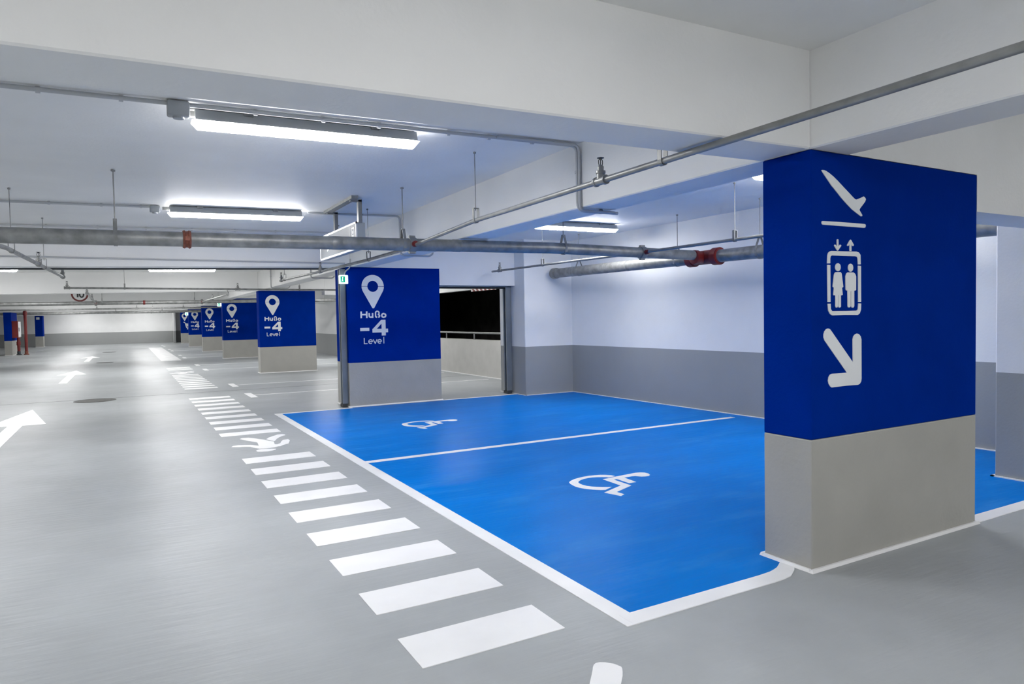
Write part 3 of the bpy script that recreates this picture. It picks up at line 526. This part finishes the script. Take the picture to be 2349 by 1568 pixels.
# ------------------------------------------------------------------ shutter hardware, railing
def guide(x0, x1, y, zt, label):
    t = empty('shutter_guide_rail', ((x0 + x1) / 2, y, 0), label, 'guide rail', 'roller shutter guide rails')
    bm = B(); box(bm, x0, x1 - .016, y, y + .035, .061, zt); box(bm, x0, x1 - .016, y + .10, y + .135, .061, zt)
    box(bm, x1 - .0155, x1 - .002, y + .0005, y + .1345, .061, zt); bevel(bm, .004, 1); obj('channel', bm, 'rail', t)
    bm = B(); box(bm, x0 - .01, x1 - .024, y - .01, y + .145, .0045, .06); f = obj('foot_block', bm, 'dark', t)
    bm = B()
    for z in (.4, 1.0, 1.6): lathe(bm, ((x0 + x1) / 2, y, z), (0, -1, 0), [(0, .008), (.006, .007)], 8)
    obj('screw', bm, 'galv', t)
guide(3.232, 3.329, 11.765, 2.385, 'grey vertical shutter rail on the second pillar below the exit sign')
guide(6.52, 6.642, 11.84, 2.115, 'dark grey vertical shutter rail on the wall pier beside the opening')
t = empty('shutter_housing', (5.85, 12.0, 2.08), 'dark shutter slot strip under the beam above the opening', 'shutter')
bm = B(); box(bm, 5.06, 6.515, 11.80, 12.14, 2.095, 2.1175); obj('slot_trim', bm, 'rail', t); bm = B(); box(bm, 5.06, 6.51, 11.86, 11.98, 2.07, 2.0945); obj('bottom_bar', bm, 'slot', t)
t = empty('beam_strip', (-4.3, 12.02, 2.3), 'thin dark strip under the second cross beam', 'shutter')
bm = B(); xa, xb = -11.9, 3.19
hexa(bm, [(xa, 12.0, ZB + tilt(xa) - .022), (xb, 12.0, ZB + tilt(xb) - .022), (xb, 12.06, ZB + tilt(xb) - .022), (xa, 12.06, ZB + tilt(xa) - .022)], [(xa, 12.0, ZB + tilt(xa) - .0005), (xb, 12.0, ZB + tilt(xb) - .0005), (xb, 12.06, ZB + tilt(xb) - .0005), (xa, 12.06, ZB + tilt(xa) - .0005)])
obj('dark_strip', bm, 'dark', t)  # thin dark strip along the underside of the second cross beam
t = empty('guard_rail', (8.05, 17, .94), 'pale tubular guard rail on the parapet before the black void', 'railing')
bm = B(); tube(bm, [(8.03, 12.34, 1.115), (8.03, 22, 1.115)], .026, 14); obj('top_rail', bm, 'galvp', t, True)
for y in (12.75, 14.55, 16.35, 18.15, 19.95, 21.75):
    bm = B(); tube(bm, [(8.03, y, .9405), (8.03, y, 1.10)], .02, 12); lathe(bm, (8.03, y, .9405), (0, 0, 1), [(0, .045), (.008, .045)], 14); obj('rail_post', bm, 'galvp', t, True)
t = empty('barrier_tape', (7.94, 15.6, 2.2), 'red and white tape tucked at the top edge of the dark opening', 'tape')
bm = B(); box(bm, 7.935, 7.948, 14.9, 16.3, 2.20, 2.262); s = obj('hanging_tape', bm, 'tape', t)
bm = B()
for k in range(6): hexa(bm, [(7.930, 14.95 + k * .22, 2.195), (7.936, 14.95 + k * .22, 2.195), (7.936, 15.06 + k * .22, 2.195), (7.930, 15.06 + k * .22, 2.195)], [(7.930, 15.03 + k * .22, 2.262), (7.936, 15.03 + k * .22, 2.262), (7.936, 15.14 + k * .22, 2.262), (7.930, 15.14 + k * .22, 2.262)])
obj('red_stripes', bm, 'red', t)

# ------------------------------------------------------------------ floor covers, fire equipment
def cover(x, y, r, label):
    t = empty('manhole_cover', (x, y, 0), label, 'manhole cover', 'manhole covers in the lane')
    bm = B(); lathe(bm, (x, y, .0004), (0, 0, 1), [(0, r), (.004, r), (.006, r - .01), (.006, r - .03)], 40); obj('frame_ring', bm, 'iron', t)
    bm = B(); lathe(bm, (x, y, .002), (0, 0, 1), [(0, r - .032), (.006, r - .034)], 40)
    for i in range(-3, 4):
        h = math.sqrt(max(0, (r - .06) ** 2 - (i * r / 4) ** 2)); box(bm, x + i * r / 4 - .012, x + i * r / 4 + .012, y - h, y + h, .007, .0095)
    obj('lid', bm, 'iron', t)
cover(-.585, 16.0, .37, 'dark round manhole cover, the largest of three along the lane')
cover(-.78, 32.0, .30, 'second small dark manhole cover farther along the lane')
cover(-.84, 44.0, .33, 'thin dark manhole cover sliver near the end of the lane')
t = empty('hose_cabinet', (-5.05, 44.5, .9), 'red fire hose cabinet on the narrow blue pillar across the lane', 'fire cabinet')
bm = B(); box(bm, -5.198, -4.93, 44.1, 45.1, .92, 1.80); bevel(bm, .01, 2); obj('cabinet_body', bm, 'red', t)
bm = B(); box(bm, -4.93, -4.915, 44.14, 45.06, .96, 1.76); d = obj('cabinet_door', bm, 'edge', t); bm = B(); box(bm, -4.915, -4.89, 44.2, 44.24, 1.25, 1.45); obj('door_handle', bm, 'dark', d)
def standpipe(x, y, z0, z1, label):
    t = empty('standpipe', (x, y, z0), label, 'pipe', 'red fire standpipes')
    bm = B(); tube(bm, [(x, y, z0), (x, y, z1)], .07, 14); obj('riser', bm, 'red', t, True)
    bm = B(); lathe(bm, (x, y, z0 + .001), (0, 0, 1), [(0, .12), (.04, .12), (.06, .08), (.18, .085), (.2, .07)], 16); obj('base_flange', bm, 'rust' if z1 > 2 else 'dark', t, True)
    bm = B(); lathe(bm, (x, y, z1 - .3), (0, 0, 1), [(-.1, .071), (-.1, .095), (.1, .095), (.1, .071)], 16); obj('collar', bm, 'red', t, True)
standpipe(-4.66, 44.6, .002, 2.5, 'tall red standpipe rising to the ceiling beside the red cabinet')
standpipe(-4.99, 44.6, .002, .918, 'short dark red pipe under the hose cabinet')

# ------------------------------------------------------------------ light, world, view
w = bpy.data.worlds.new('world'); sc.world = w; w.use_nodes = True
w.node_tree.nodes['Background'].inputs[0].default_value = (0, 0, 0, 1); w.node_tree.nodes['Background'].inputs[1].default_value = 0
vs = sc.view_settings; vs.view_transform = 'Standard'; vs.look = 'None'; vs.gamma = 1; vs.use_curve_mapping = False; vs.exposure = EXPOSURE
sc.cycles.max_bounces = 12; sc.cycles.diffuse_bounces = 7; sc.cycles.glossy_bounces = 5; sc.cycles.caustics_reflective = False
sc.cycles.sample_clamp_indirect = 8; sc.cycles.use_denoising = True
